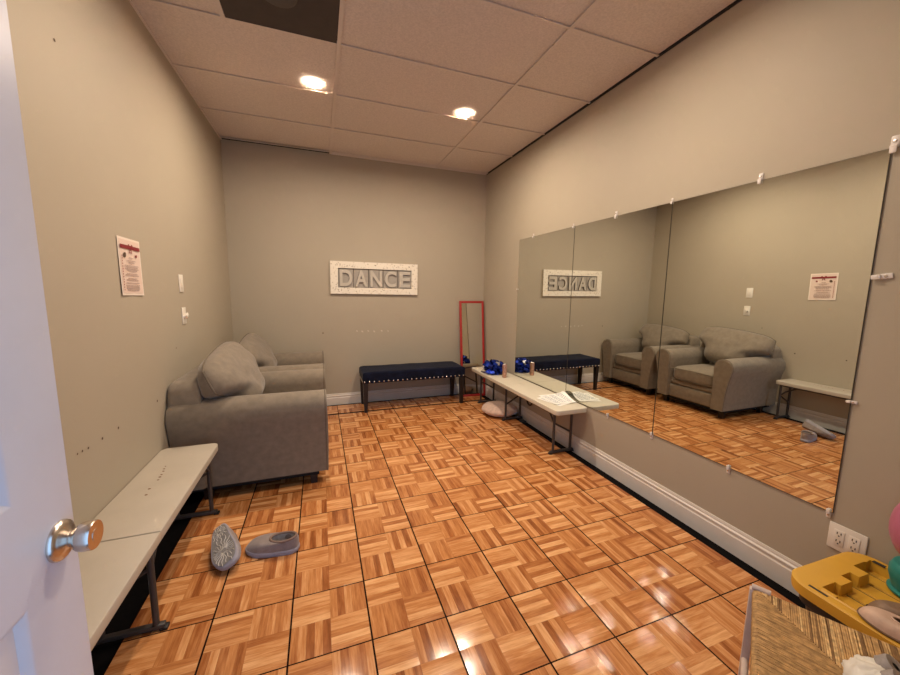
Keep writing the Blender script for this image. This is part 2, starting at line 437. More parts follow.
for z in (.25, 1.05, 1.85):
    bm = NB(); tube(bm, [(xf-th*.0+.006, y0-.004, z-.045), (xf+.006, y0-.004, z+.045)], .006); obj('hinge', bm, 'steel', door)

# ------------------------------------------------------------------ WALL MIRRORS AND CLIPS
MY = [-.885, -1.786, -2.685, -3.583]; MZ0, MZ1 = .437, 1.915
labs = ['tall frameless mirror panel beside the back corner, reflecting half the DANCE sign',
        'middle frameless mirror panel, reflecting one armchair and the navy bench',
        'frameless mirror panel nearest the outlet, reflecting the poster and an armchair']
for k in range(3):
    e = empty('wall_mirror', (W, (MY[k]+MY[k+1])/2, MZ0), 0, labs[k], 'mirror', 'frameless mirror panels on the right wall')
    h = (MY[k]-MY[k+1])/2 - .0018
    bm = NB(); box(bm, -.006, -.0005, -h, h, 0, MZ1-MZ0); obj('glass_edge', bm, 'glassedge', e, smooth=0)
    bm = NB(); bm.faces.new([bm.verts.new((-.0065, a*(h-.0016), b)) for a, b in ((-1,.0016),(1,.0016),(1,MZ1-MZ0-.0016),(-1,MZ1-MZ0-.0016))])
    obj('reflecting_face', bm, 'mirror', e, smooth=0)
def clip(y, z, d, lab, s=1., rot=0):
    """d: direction (dy,dz) from the plate towards the glass"""
    e = empty('mirror_clip', (W, y, z), 0, lab, 'mirror clip', 'clear plastic clips holding the mirrors')
    dv = Vector((0, d[0], d[1])); pv = Vector((0, -d[1], d[0]))
    bm = NB()
    obox(bm, Vector((-.004, 0, 0)) - dv*.017*s, dv*.017*s, pv*.0095*s, Vector((.0035, 0, 0)), .003*s)
    obox(bm, Vector((-.0125, 0, 0)) + dv*.006*s, dv*.011*s, pv*.008*s, Vector((.0035, 0, 0)), .003*s)
    obox(bm, Vector((-.008, 0, 0)) - dv*.003*s, dv*.003*s, pv*.008*s, Vector((.008, 0, 0)), .001)
    obj('clip_body', bm, 'clear', e)
    bm = NB(); lathe(bm, [(0,-.0115),(.004*s,-.011),(.0055*s,-.0075)], 10, tuple(-dv*.018*s), 'x'); obj('screw', bm, 'nail', e)
T_, B_ = MZ1, MZ0
clip(-1.153, T_, (0,-1), 'tiny clear clip on the top edge of the farthest mirror panel', .8)
clip(-1.765, T_, (0,-1), 'tiny clear clip at the top of the seam left of the middle mirror', .7)
clip(-2.234, T_, (0,-1), 'clear plastic clip on the top edge of the middle mirror panel')
clip(-2.680, T_, (0,-1), 'clear clip at the top of the seam between middle and nearest mirrors', .7)
clip(-3.150, T_, (0,-1), 'clear clip halfway along the top edge of the nearest mirror')
clip(-3.588, T_, (0,-1), 'largest clear clip at the top right corner of the nearest mirror', 1.25)
clip(-3.602, 1.436, (1,-.12), 'clear clip halfway up the right edge of the nearest mirror', 1.1)
clip(-3.579, .930, (1,0), 'clear clip low on the right edge of the nearest mirror', .6)
clip(-3.568, B_, (0,1), 'clear clip at the bottom right corner of the nearest mirror', .8)
clip(-3.160, B_, (0,1), 'clear clip halfway along the bottom edge of the nearest mirror', .9)
clip(-2.680, B_, (0,1), 'clear clip at the bottom of the seam between middle and nearest mirrors', .9)
clip(-2.290, B_, (0,1), 'clear clip on the bottom edge of the middle mirror panel', .8)
clip(-.880, 1.39, (-1,0), 'tiny clear clip on the left edge of the farthest mirror panel', .7)

# ------------------------------------------------------------------ OUTLETS, SWITCHES, POSTER, SIGN
e = empty('wall_outlet', (W, -3.634, .343), 0, 'white double electrical outlet plate below the mirror corner', 'outlet')
bm = NB(); box(bm, -.007, 0, -.0585, .0585, -.0575, .0575, .004); obj('cover_plate', bm, 'white', e)
for yy in (.023, -.023):
    bm = NB(); box(bm, -.0095, -.006, yy-.0168, yy+.0168, -.0335, .0335, .0015); rc = obj('receptacle', bm, 'white', e)
    bm = NB()
    for zz in (.017, -.017):
        box(bm, -.0102, -.009, yy+.0045, yy+.0075, zz-.001, zz+.0085); box(bm, -.0102, -.009, yy-.0075, yy-.0045, zz-.001, zz+.0085)
        lathe(bm, [(0,-.0102),(.0028,-.0102),(.0028,-.009)], 10, (0, yy, zz-.0075), 'x')
    obj('socket_slots', bm, 'slot', rc)

e = empty('light_switch', (0, -1.432, 1.387), 0, 'upper blank white switch plate on the left wall', 'switch plate')
bm = NB(); box(bm, 0, .006, -.036, .036, -.059, .059, .003); obj('cover_plate', bm, 'white', e)
bm = NB(); box(bm, .005, .009, -.0165, .0165, -.033, .033, .0015); obj('rocker', bm, 'white', e)
e = empty('light_switch', (0, -1.425, 1.168), 0, 'lower white switch plate with protruding toggle on the left wall', 'switch plate')
bm = NB(); box(bm, 0, .006, -.035, .035, -.057, .057, .003); obj('cover_plate', bm, 'white', e)
bm = NB(); obox(bm, (.016, -.006, .000), (.012, 0, .006), (0, .012, .010), (-.002, -.004, .008), .002); obj('toggle', bm, 'white', e)
bm = NB(); obox(bm, (.0068, .002, -.004), (.0008, 0, 0), (0, .012, .012), (0, -.004, .006)); obj('toggle_slot', bm, 'slot', e, smooth=0)

# poster
e = empty('wall_poster', (0, -2.114, 1.4565), 0, 'pale pink printed notice with a red ribbon taped to the left wall', 'poster')
e.rotation_euler = (math.radians(-1.0), 0, 0)
hw_, hh = .111, .139
bm = NB(); grid(bm, 6, 8, lambda u, v: (.0035 + .003*(1-v)**2*abs(2*u-1), (u-.5)*2*hw_, (v-.5)*2*hh)); p = obj('paper_sheet', bm, 'posterborder', e)
bm = NB(); grid(bm, 6, 8, lambda u, v: (.0042 + .003*(1-v)**2*abs(2*u-1), (u-.5)*2*(hw_-.010), (v-.5)*2*(hh-.010))); obj('printed_field', bm, 'poster', e)
X_ = .0078
def pq(bm, y0, y1, z0, z1, x=X_): bm.faces.new([bm.verts.new((x, a, b)) for a, b in ((y0,z0),(y1,z0),(y1,z1),(y0,z1))])
bm = NB(); pq(bm, -.098, .098, .086, .104); obj('printed_ribbon', bm, 'ribbonred', e, smooth=0)
bm = NB()
for s in (-1, 1):
    bm.faces.new([bm.verts.new((X_+.0005, a, b)) for a, b in ((0,.095),(s*.014,.112),(s*.024,.106),(s*.022,.090))])
    bm.faces.new([bm.verts.new((X_+.0005, a, b)) for a, b in ((0,.095),(s*.004,.090),(s*.016,.066),(s*.006,.068))])
disc(bm, (X_+.0007, 0, .095), .006, (1,0,0)); obj('printed_bow', bm, 'ribbonred', e, smooth=0)
bm = NB(); disc(bm, (X_, -.060, .055), .012, (1,0,0), 12, 1.2); obj('printed_ornament', bm, 'hole', e, smooth=0)
bm = NB(); disc(bm, (X_, .055, .058), .008, (1,0,0)); obj('printed_heart', bm, 'ribbonred', e, smooth=0)
bm = NB(); rr = random.Random(2)
for k, (zz, wd) in enumerate([(.045,.02),(.030,.045),(.020,.03),(.006,.07),(-.002,.062),(-.010,.07),(-.018,.05),(-.033,.055),(-.041,.07),(-.056,.045),(-.064,.06),(-.078,.066),(-.090,.07),(-.098,.066),(-.106,.07),(-.114,.06)]):
    y = -wd
    while y < wd:
        w_ = rr.uniform(.006, .016); pq(bm, y, min(y+w_, wd), zz-.0022, zz+.0022); y += w_+.003
obj('printed_text', bm, 'greyprint', e, smooth=0)
bm = NB()
for k in range(14): disc(bm, (X_, -.088, .05-k*.0125), .0036, (1,0,0), 8)
obj('printed_border', bm, 'ribbonred', e, smooth=0)

# DANCE sign
e = empty('wall_sign', (1.5125, 0, 1.495), 0, 'white speckled rectangular sign with raised grey letters DANCE', 'sign')
e.rotation_euler = (0, math.radians(.35), 0)
A, B = .508, .184; a0, a1, b0, b1 = -.425, .432, -.112, .108
bm = NB()
box(bm, -A, A, -.030, -.002, b1, B); box(bm, -A, A, -.030, -.002, -B, b0); box(bm, -A, a0, -.030, -.002, b0, b1); box(bm, a1, A, -.030, -.002, b0, b1)
obj('sign_frame', bm, 'sign', e, smooth=0)
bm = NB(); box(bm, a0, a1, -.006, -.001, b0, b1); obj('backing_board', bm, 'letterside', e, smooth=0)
tw = (a1-a0)/5
for k, ch in enumerate('DANCE'):
    cx = a0 + tw*(k+.5)
    bm = NB(); box(bm, cx-tw/2+.005, cx+tw/2-.003, -.014, -.005, b0+.001, b1-.004, .001, 1); tl = obj('letter_tile', bm, 'lettertile', e, smooth=0)
    cu = bpy.data.curves.new('letter', 'FONT'); cu.body = ch; cu.size = .262; cu.extrude = .010; cu.offset = .0075; cu.bevel_depth = .0; cu.align_x = 'CENTER'; cu.align_y = 'CENTER'
    to = bpy.data.objects.new('letter', cu); COL.objects.link(to)
    me = bpy.data.meshes.new_from_object(to.evaluated_get(bpy.context.evaluated_depsgraph_get()))
    bpy.data.objects.remove(to)
    bx = [v.co.x for v in me.vertices]; bz = [v.co.y for v in me.vertices]
    mx, mz = (min(bx)+max(bx))/2, (min(bz)+max(bz))/2
    sx_, sz_ = .138/(max(bx)-min(bx)), .190/(max(bz)-min(bz))
    for v in me.vertices:
        x, y, z = v.co; v.co = (cx+.002+(x-mx)*sx_, -.024-z, (y-mz)*sz_-.003)
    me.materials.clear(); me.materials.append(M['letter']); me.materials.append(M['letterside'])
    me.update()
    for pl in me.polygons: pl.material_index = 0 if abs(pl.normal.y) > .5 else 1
    lo = bpy.data.objects.new('letter', me); COL.objects.link(lo); lo.parent = tl
for x in (-.40, 0, .40):
    bm = NB(); lathe(bm, [(0,-.0325),(.005,-.032),(.006,-.0295)], 10, (x, 0, .15), 'y'); obj('sign_screw', bm, 'hole', e)

# ------------------------------------------------------------------ ARMCHAIRS (face +x; local y across, origin on the floor at the back)
def arm_profile(s):
    pts = [(.272,.10),(.272,.50),(.268,.555),(.272,.605),(.292,.643),(.325,.664),(.362,.670),(.402,.662),(.438,.638),(.458,.600),(.460,.560),(.449,.51),(.434,.44),(.420,.36),(.409,.27),(.402,.18),(.398,.10)]
    return [(s*a, z) for a, z in pts]
def make_armchair(y, label, seed, pk=1.0, px=.272, py=-.03, pz=.722, lean=-23):
    e = empty('armchair', (.008, y, 0), 0, label, 'armchair', 'grey armchairs along the left wall')
    for s in (-1, 1):
        bm = NB(); pr = arm_profile(s); n = len(pr)
        st = [(0.0,.965),(.02,1.),(.84,1.),(.885,1.),(.898,.975)]
        cyc, czc = s*.36, .40
        rings = []
        for x, k in st:
            rings.append([bm.verts.new((x + (.006*math.sin((z-.1)/.57*PI) if x > .8 else 0), cyc+(a-cyc)*k, czc+(z-czc)*(k if z > .2 else 1))) for a, z in pr])
        for A_, B_2 in zip(rings, rings[1:]):
            for k in range(n): bm.faces.new((A_[k], A_[(k+1)%n], B_2[(k+1)%n], B_2[k]))
        bm.faces.new(rings[0]); bm.faces.new(rings[-1])
        a = obj('arm', bm, 'fabric', e, smooth=50)
        bm = NB(); tube(bm, [(.890, p_, z_) for p_, z_ in pr], .0045, 6); obj('arm_piping', bm, 'piping', a)
    bm = NB(); box(bm, .05, .850, -.275, .275, .095, .245, .012, 3); obj('front_rail', bm, 'fabric', e)
    bm = NB(); box(bm, .06, .835, -.274, .274, .246, .318, .022, 3); obj('seat_deck', bm, 'fabric', e)
    # seat cushion: crowned box
    bm = NB(); rng = random.Random(seed)
    def cushion(u, v):
        a = u*2*PI; c, s_ = math.cos(a), math.sin(a)
        f = 1/max(abs(c), abs(s_))
        f = f*(1-.10*(min(abs(c), abs(s_))/max(abs(c), abs(s_)))**6)
        px, py = c*f, s_*f
        ph = -PI/2 + v*PI
        rr_ = math.copysign(abs(math.cos(ph))**.22, 1) if abs(math.cos(ph)) > 1e-6 else 0
        zz = math.copysign(abs(math.sin(ph))**.35, math.sin(ph))
        crown = .018*(1-min(1, (rr_*max(abs(px), abs(py)))**2)) if zz > 0 else 0
        return (.535+.335*px*rr_, .272*py*rr_, .396+.078*zz+crown)
    grid(bm, 48, 24, cushion, True); bmesh.ops.remove_doubles(bm, verts=bm.verts[:], dist=1e-4)
    sc_ = obj('seat_cushion', bm, 'fabric', e, smooth=60)
    bm = NB(); tube(bm, [(.868, -.255, .455), (.872, 0, .462), (.868, .255, .455)], .0045, 6); tube(bm, [(.868, -.255, .335), (.872, 0, .332), (.868, .255, .335)], .0045, 6); obj('cushion_piping', bm, 'piping', sc_)
    bm = NB(); box(bm, .05, .835, -.375, .375, .068, .102); obj('underside_shade', bm, 'blackcloth', e, smooth=0)  # black box added to deepen the shade under the chair
    # back frame with rounded top
    bm = NB()
    pb = [(-.412,.10),(-.412,.66),(-.405,.735),(-.385,.770),(-.34,.785),(.34,.785),(.385,.770),(.405,.735),(.412,.66),(.412,.10)]
    prism(bm, [(a, z) for a, z in pb], 'x', .0, .17, .02); obj('back', bm, 'fabric', e, smooth=50)
    # loose back pillow, slumped and leaning back
    def pillow(u, v, sgn):
        a, b = 2*u-1, 2*v-1
        q_ = min(1, max(0, (.25-b)/.65)); wd = .415 - .165*q_*q_*(3-2*q_)
        k = max(0, (1-abs(a)**3.2)*(1-abs(b)**2.6))
        th = .135*k**.42*(1.05-.32*b)
        y_ = a*wd*(1-.05*b*b) ; z_ = b*.235*(1-.08*a*a-.14*a**6)
        wr_ = .012*mnoise.noise(Vector((a*2.2+seed, b*3.1, sgn*2.3)))*k**.3 + .006*math.sin(9*a+5*b+seed)*k**.5*(1-abs(b))
        return Vector((sgn*(th+wr_), y_, z_))
    bm = NB()
    for sgn in (-1, 1): grid(bm, 30, 22, lambda u, v: pillow(u, v, sgn))
    bmesh.ops.remove_doubles(bm, verts=bm.verts[:], dist=.0012)
    R_ = Matrix.Translation((px, py, pz)) @ Matrix.Rotation(math.radians(5.0), 4, 'X') @ Matrix.Rotation(math.radians(lean), 4, 'Y') @ Matrix.Scale(pk, 4)
    bmesh.ops.transform(bm, matrix=R_, verts=bm.verts[:])
    bp_ = obj('back_pillow', bm, 'fabric', e, smooth=70)
    bm = NB(); loop = []
    for a, b in [(-1+2*k/12, 1) for k in range(12)] + [(1, 1-2*k/12) for k in range(12)] + [(1-2*k/12, -1) for k in range(12)] + [(-1, -1+2*k/12) for k in range(12)]:
        loop.append(R_ @ pillow((a+1)/2, (b+1)/2, 1))
    tube(bm, loop, .005, 6, closed=True); obj('pillow_piping', bm, 'piping', bp_)
    for qx, qy in ((.80,-.34),(.80,.34),(.16,-.34),(.16,.34)):
        bm = NB(); z0 = -.0
        vs = box(bm, qx-.028, qx+.028, qy-.028, qy+.028, 0, .10)
        for v in vs[:4]: v.co.x = qx+(v.co.x-qx)*.75; v.co.y = qy+(v.co.y-qy)*.75
        obj('foot', bm, 'feet', e, smooth=0)
    return e
make_armchair(-1.435, 'grey upholstered armchair nearest the folding bench, large slumped back pillow', 1.3)
make_armchair(-.487, 'grey upholstered armchair in the far left corner, behind the other armchair', 7.7, .93, .27, -.01, .695, -24)

# ------------------------------------------------------------------ NAVY BENCH
e = empty('upholstered_bench', (1.905, -.235, 0), 0, 'navy velvet bench with silver nailheads and black legs below the sign', 'bench')
hx, hy = .605, .195
bm = NB()
def seatfn(u, v):
    a = u*2*PI; c, s_ = math.cos(a), math.sin(a); f = 1/max(abs(c), abs(s_)); px, py = c*f, s_*f
    ph = -PI/2+v*PI; r_ = abs(math.cos(ph))**.16 if abs(math.cos(ph)) > 1e-6 else 0; zz = math.copysign(abs(math.sin(ph))**.32, math.sin(ph))
    X, Y = hx*px*r_, hy*py*r_
    dz = .004*mnoise.noise(Vector((X*9, Y*9, 0))) if zz > 0 else 0
    return (X, Y, .405+.058*zz+dz)
grid(bm, 96, 26, seatfn, True); bmesh.ops.remove_doubles(bm, verts=bm.verts[:], dist=1e-4); obj('seat', bm, 'navy', e, smooth=60)
bm = NB(); box(bm, -hx+.004, hx-.004, -hy+.004, hy-.004, .335, .375, .004); obj('seat_apron', bm, 'navy', e)
for sx_ in (-1, 1):
    for sy_ in (-1, 1):
        bm = NB(); px, py = sx_*(hx-.032), sy_*(hy-.032)
        vs = box(bm, px-.027, px+.027, py-.027, py+.027, 0, .34)
        for v in vs[:4]: v.co.x = px+(v.co.x-px)*.62; v.co.y = py+(v.co.y-py)*.62
        obj('leg', bm, 'blackwood', e, smooth=0)
bm = NB(); lathe(bm, [(0,-.007),(.005,-.0065),(.0085,-.0035),(.0095,0)], 10, (0,0,0), 'y'); nail = obj('nailhead', bm, 'nail', e, loc=(-hx+.02, -hy+.002, .353))
for k in range(1, 23):
    c = nail.copy(); COL.objects.link(c); c.location = (-hx+.02+k*(2*hx-.04)/22, -hy+.002, .353)
for s in (-1, 1):
    for k in range(8):
        c = nail.copy(); COL.objects.link(c); c.location = (s*(hx-.002), -hy+.03+k*.047, .353); c.rotation_euler = (0, 0, s*PI/2)

# ------------------------------------------------------------------ RED-FRAMED MIRROR leaning in the corner
e = empty('leaning_mirror', (2.738, -.178, 0), 0, 'narrow red framed mirror leaning upright in the back right corner', 'mirror')
LN = 1.245; e.rotation_euler = (math.radians(-7.0), 0, math.radians(-3.0))
w_ = .168; fw = .029
for nm, x0, x1, z0, z1 in (('frame_side',-w_,-w_+fw,0,LN),('frame_side',w_-fw,w_,0,LN),('frame_rail',-w_+fw,w_-fw,0,fw),('frame_rail',-w_+fw,w_-fw,LN-fw,LN)):
    bm = NB(); box(bm, x0, x1, -.009, .009, z0, z1, .003); obj(nm, bm, 'red', e)
bm = NB(); box(bm, -w_+fw-.003, w_-fw+.003, -.003, .006, fw-.003, LN-fw+.003); obj('mirror_glass', bm, 'mirror2', e, smooth=0)

# ------------------------------------------------------------------ FOLDING BENCHES
def folding_bench(x0, x1, yfar, ynear, yh, legs, label, ht=.435, la=.055, lb=.055, flip=(1, 1, 1), pl='plastic'):
    """legs: y positions of the leg frames; inner=+1 if the room side is x1"""
    e = empty('folding_bench', ((x0+x1)/2, (yfar+ynear)/2, 0), 0, label, 'bench', 'pale folding benches')
    cx, cy = e.location.x, e.location.y
    fa, fb = min(x0+la-.025, x1-lb-.025), max(x0+la+.025, x1-lb+.025)
    def seat_outline(ya, yb, ra, rb):
        pts = []
        for (px, py, r, a0) in ((x1, yb, rb, 0), (x0, yb, rb, 90), (x0, ya, ra, 180), (x1, ya, ra, 270)):
            sx_ = -1 if px == x1 else 1; sy_ = -1 if py == yb else 1
            ccx, ccy = px+sx_*r, py+sy_*r
            for k in range(5):
                a = math.radians(a0+k*22.5); pts.append((ccx+r*math.cos(a)-cx, ccy+r*math.sin(a)-cy))
        return pts
    for ya, yb, ra, rb in ((ynear, yh-.0006, .035, .002), (yh+.0006, yfar, .002, .035)):
        bm = NB(); prism(bm, seat_outline(ya, yb, ra, rb), 'z', ht-.038, ht, .0035)
        s = obj('seat_half', bm, pl, e, smooth=50)
        bm = NB()
        for xx in (x0+.035, x1-.035): box(bm, xx-cx-.010, xx-cx+.010, ya-cy+.05, yb-cy-.05, ht-.055, ht-.036)
        obj('under_rail', bm, 'greymetal', s, smooth=0)
    for k, y in enumerate(legs):
        y -= cy; a, b = x0+la-cx, x1-lb-cx
        bm = NB()
        for xx in (a, b): tube(bm, [(xx, y, ht-.04), (xx, y, .014)], .0115, 10)
        za, zb = (ht*.62, ht*.40) if flip[k] > 0 else (ht*.40, ht*.62)
        tube(bm, [(a, y, za), (b, y, zb)], .008, 8)
        box(bm, a-.030, b+.030, y-.012, y+.012, .006, .026, .004)
        lf = obj('leg_frame', bm, 'greymetal', e)
        for xx in (a-.026, b+.026):
            bm = NB(); box(bm, xx-.014, xx+.014, y-.015, y+.015, 0, .012, .003); obj('foot_cap', bm, 'blackplastic', lf)
        d = 1 if k < 2 else -1
        bm = NB(); xq, zq = (a, za) if flip[k] > 0 else (b, zb); xm = xq + (.02 if flip[k] > 0 else -.02)
        tube(bm, [(xq, y, zq), (xq, y+d*.05, ht*.74), (xm, y+d*.13, ht*.86), (xm, y+d*.22, ht-.045)], .008, 8)
        obj('brace', bm, 'greymetal', e)
    return e
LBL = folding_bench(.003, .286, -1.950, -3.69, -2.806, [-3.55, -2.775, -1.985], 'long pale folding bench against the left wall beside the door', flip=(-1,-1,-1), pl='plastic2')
RB = folding_bench(2.603, 2.911, -.385, -2.100, -1.25, [-1.935, -1.10, -.47], 'pale folding bench below the mirrors holding papers and a can', la=.105, lb=.030, flip=(1,-1,1))
bm = NB()
for x, y, r, q in [(.102,-2.205,.006,1.8),(.106,-2.235,.007,1.4),(.112,-2.262,.008,1.8),(.117,-2.300,.007,1.6),(.119,-2.325,.008,1.4),(.122,-2.355,.006,1.2),(.117,-2.437,.007,1.2),(.125,-2.492,.007,1.3)]:
    bm = NB(); disc(bm, (x-LBL.location.x, y-LBL.location.y, .4354), r, (0,0,1), 8, 1/q); obj('stain_spot', bm, 'stain', LBL, smooth=0)
bm = NB(); tube(bm, [(.143, .05*math.cos(a), .252+.055*math.sin(a)) for a in [PI/2+2*PI*k/20 for k in range(20)]], .009, 8, closed=True); tube(bm, [(.143, -.02, .405), (.143, -.012, .36), (.143, 0, .309)], .006, 6)
hd = obj('carry_handle', bm, 'blackplastic', RB); hd.location = (0, -1.25-RB.location.y, 0)

# ------------------------------------------------------------------ THINGS ON / UNDER THE RIGHT BENCH
BT = .4354
def ribbon_pom(name, loc, r, label, n=70):
    bm = NB(); rng = random.Random(11)
    for k in range(n):
        th = rng.uniform(0, 2*PI); ph = math.acos(rng.uniform(-.35, 1)); d = Vector((math.sin(ph)*math.cos(th), math.sin(ph)*math.sin(th), math.cos(ph)))
        sd = d.orthogonal().normalized(); sd.rotate(Quaternion(d, rng.uniform(0, 2*PI))); tg = d.cross(sd)
        L = r*rng.uniform(.8, 1.1); wd = r*.17; loopw = r*rng.uniform(.18, .32); pa = None
        for q in range(9):
            a = q/8*2*PI; rad = L*(1-math.cos(a))/2; off = loopw*math.sin(a)
            c = d*rad + tg*off
            A_, B_2 = bm.verts.new(c - sd*wd*(.3+.7*rad/L)), bm.verts.new(c + sd*wd*(.3+.7*rad/L))
            if pa: 
                f = bm.faces.new((pa[0], pa[1], B_2, A_)); f.material_index = 1 if k % 17 == 0 else 0
            pa = (A_, B_2)
    zmin = min(v.co.z for v in bm.verts)
    for v in bm.verts:
        v.co.z = max(v.co.z, -.045) ; v.co.x *= 1.0; v.co.z = (v.co.z+.045)*.80
    o = obj(name, bm, None, None, loc, smooth=0, mats=['bluefoil', 'silverfoil'])
    tag(o, label, 'pompom'); return o
ribbon_pom('foil_pompom', (2.735, -.735, BT), .142, 'shiny blue foil ribbon pompom at the far end of the mirror bench')
e = empty('drink_can', (2.752, -.968, BT), 0, 'slim pinkish printed drink can standing on the mirror bench', 'can')
bm = NB(); lathe(bm, [(0,.004),(.018,.003),(.021,.0),(.0245,.008),(.0245,.136),(.021,.145)], 24); obj('can_body', bm, 'can', e)
bm = NB(); lathe(bm, [(.021,.145),(.0225,.1465),(.0215,.148),(.0195,.145),(0,.144)], 24); ct = obj('can_top', bm, 'aluminium', e)
bm = NB(); tube(bm, [(.002,-.003,.1462),(.010,0,.1464),(.002,.003,.1462),(-.006,0,.1462)], .0012, 6, closed=True); obj('pull_tab', bm, 'aluminium', ct)

def paper(loc, rz, w, l, curl, label, seed):
    e = empty('printed_flyer', loc, rz, label, 'paper', 'printed flyers on the mirror bench')
    def P(u, v, dz=0):
        k = max(0, u-.55)/.45; b = math.exp(-((v-.62)/.30)**2)
        return ((u-.5)*w - curl*.30*k*b, (v-.5)*l, .0010 + dz + curl*b*k**1.8 + .002*math.sin(3*u+2*v+seed)**2)
    bm = NB(); grid(bm, 16, 16, lambda u, v: P(u, v)); o = obj('sheet', bm, 'paper', e)
    rng = random.Random(seed); bm = NB()
    def quad(u0, u1, v0, v1): bm.faces.new([bm.verts.new(P(a, b, .0014)) for a, b in ((u0,v0),(u1,v0),(u1,v1),(u0,v1))])
    for r_ in range(13):
        u0 = .10+r_*.062; v = .10
        if r_ in (4, 9): continue
        while v < .86:
            q = rng.uniform(.03, .10); q2 = min(v+q, .9); mid = (v+q2)/2
            quad(u0, u0+.028, v, mid); quad(u0, u0+.028, mid, q2); v += q+.03
    obj('printed_text', bm, 'ink', e, smooth=0)
paper((2.775, -1.845, BT), math.radians(14), .20, .26, .0, 'white printed flyer lying flat under the curled flyer', 3)
paper((2.803, -1.828, BT+.0045), math.radians(-3), .212, .262, .052, 'white printed flyer with its edge curled up against the mirror', 8)

bm = NB()
def puff(u, v):
    a = u*2*PI; ph = -PI/2+v*PI; c = math.cos(ph)
    rr_ = abs(c)**.75 if abs(c) > 1e-6 else 0; z = .062+.062*math.sin(ph)*(1-.35*math.exp(-(rr_*4)**2))
    q = 1+.018*math.sin(a*7)+.01*math.sin(a*13+1)
    return (.200*rr_*q*math.cos(a), .200*rr_*q*math.sin(a), max(.0, z))
grid(bm, 48, 20, puff, True); bmesh.ops.remove_doubles(bm, verts=bm.verts[:], dist=1e-4)
e = empty('floor_cushion', (2.742, -.900, .0), 0, 'round dusty pink plush cushion on the floor under the mirror bench', 'cushion')
obj('cushion_body', bm, 'cushion', e, smooth=60)
bm = NB(); lathe(bm, [(0,.0),(.016,-.002),(.018,-.008)], 14, (0,0,.108)); obj('button', bm, 'cushion', e)

def lump(name, loc, sx, sy, sz, seed, mat, label, cat):
    bm = NB()
    def fn(u, v):
        a = u*2*PI; ph = -PI/2+v*PI; d = Vector((math.cos(ph)*math.cos(a), math.cos(ph)*math.sin(a), math.sin(ph)))
        k = 1+.35*mnoise.noise(d*1.9+Vector((seed,0,0)))+.15*mnoise.noise(d*5+Vector((0,seed,0)))
        return (sx*d.x*k, sy*d.y*k, max(0, sz+sz*d.z*k))
    grid(bm, 36, 18, fn, True); bmesh.ops.remove_doubles(bm, verts=bm.verts[:], dist=1e-4)
    return tag(obj(name, bm, mat, None, loc, 60), label, cat)
lump('black_cloth', (2.868, -.62, -.013), .034, .12, .020, 2.1, 'blackcloth', 'crumpled black cloth by the wall behind the pink cushion', 'cloth')
lump('black_cloth', (2.868, -1.185, -.013), .03, .045, .016, 5.1, 'blackcloth', 'small black cloth bundle beside the middle legs of the mirror bench', 'cloth')

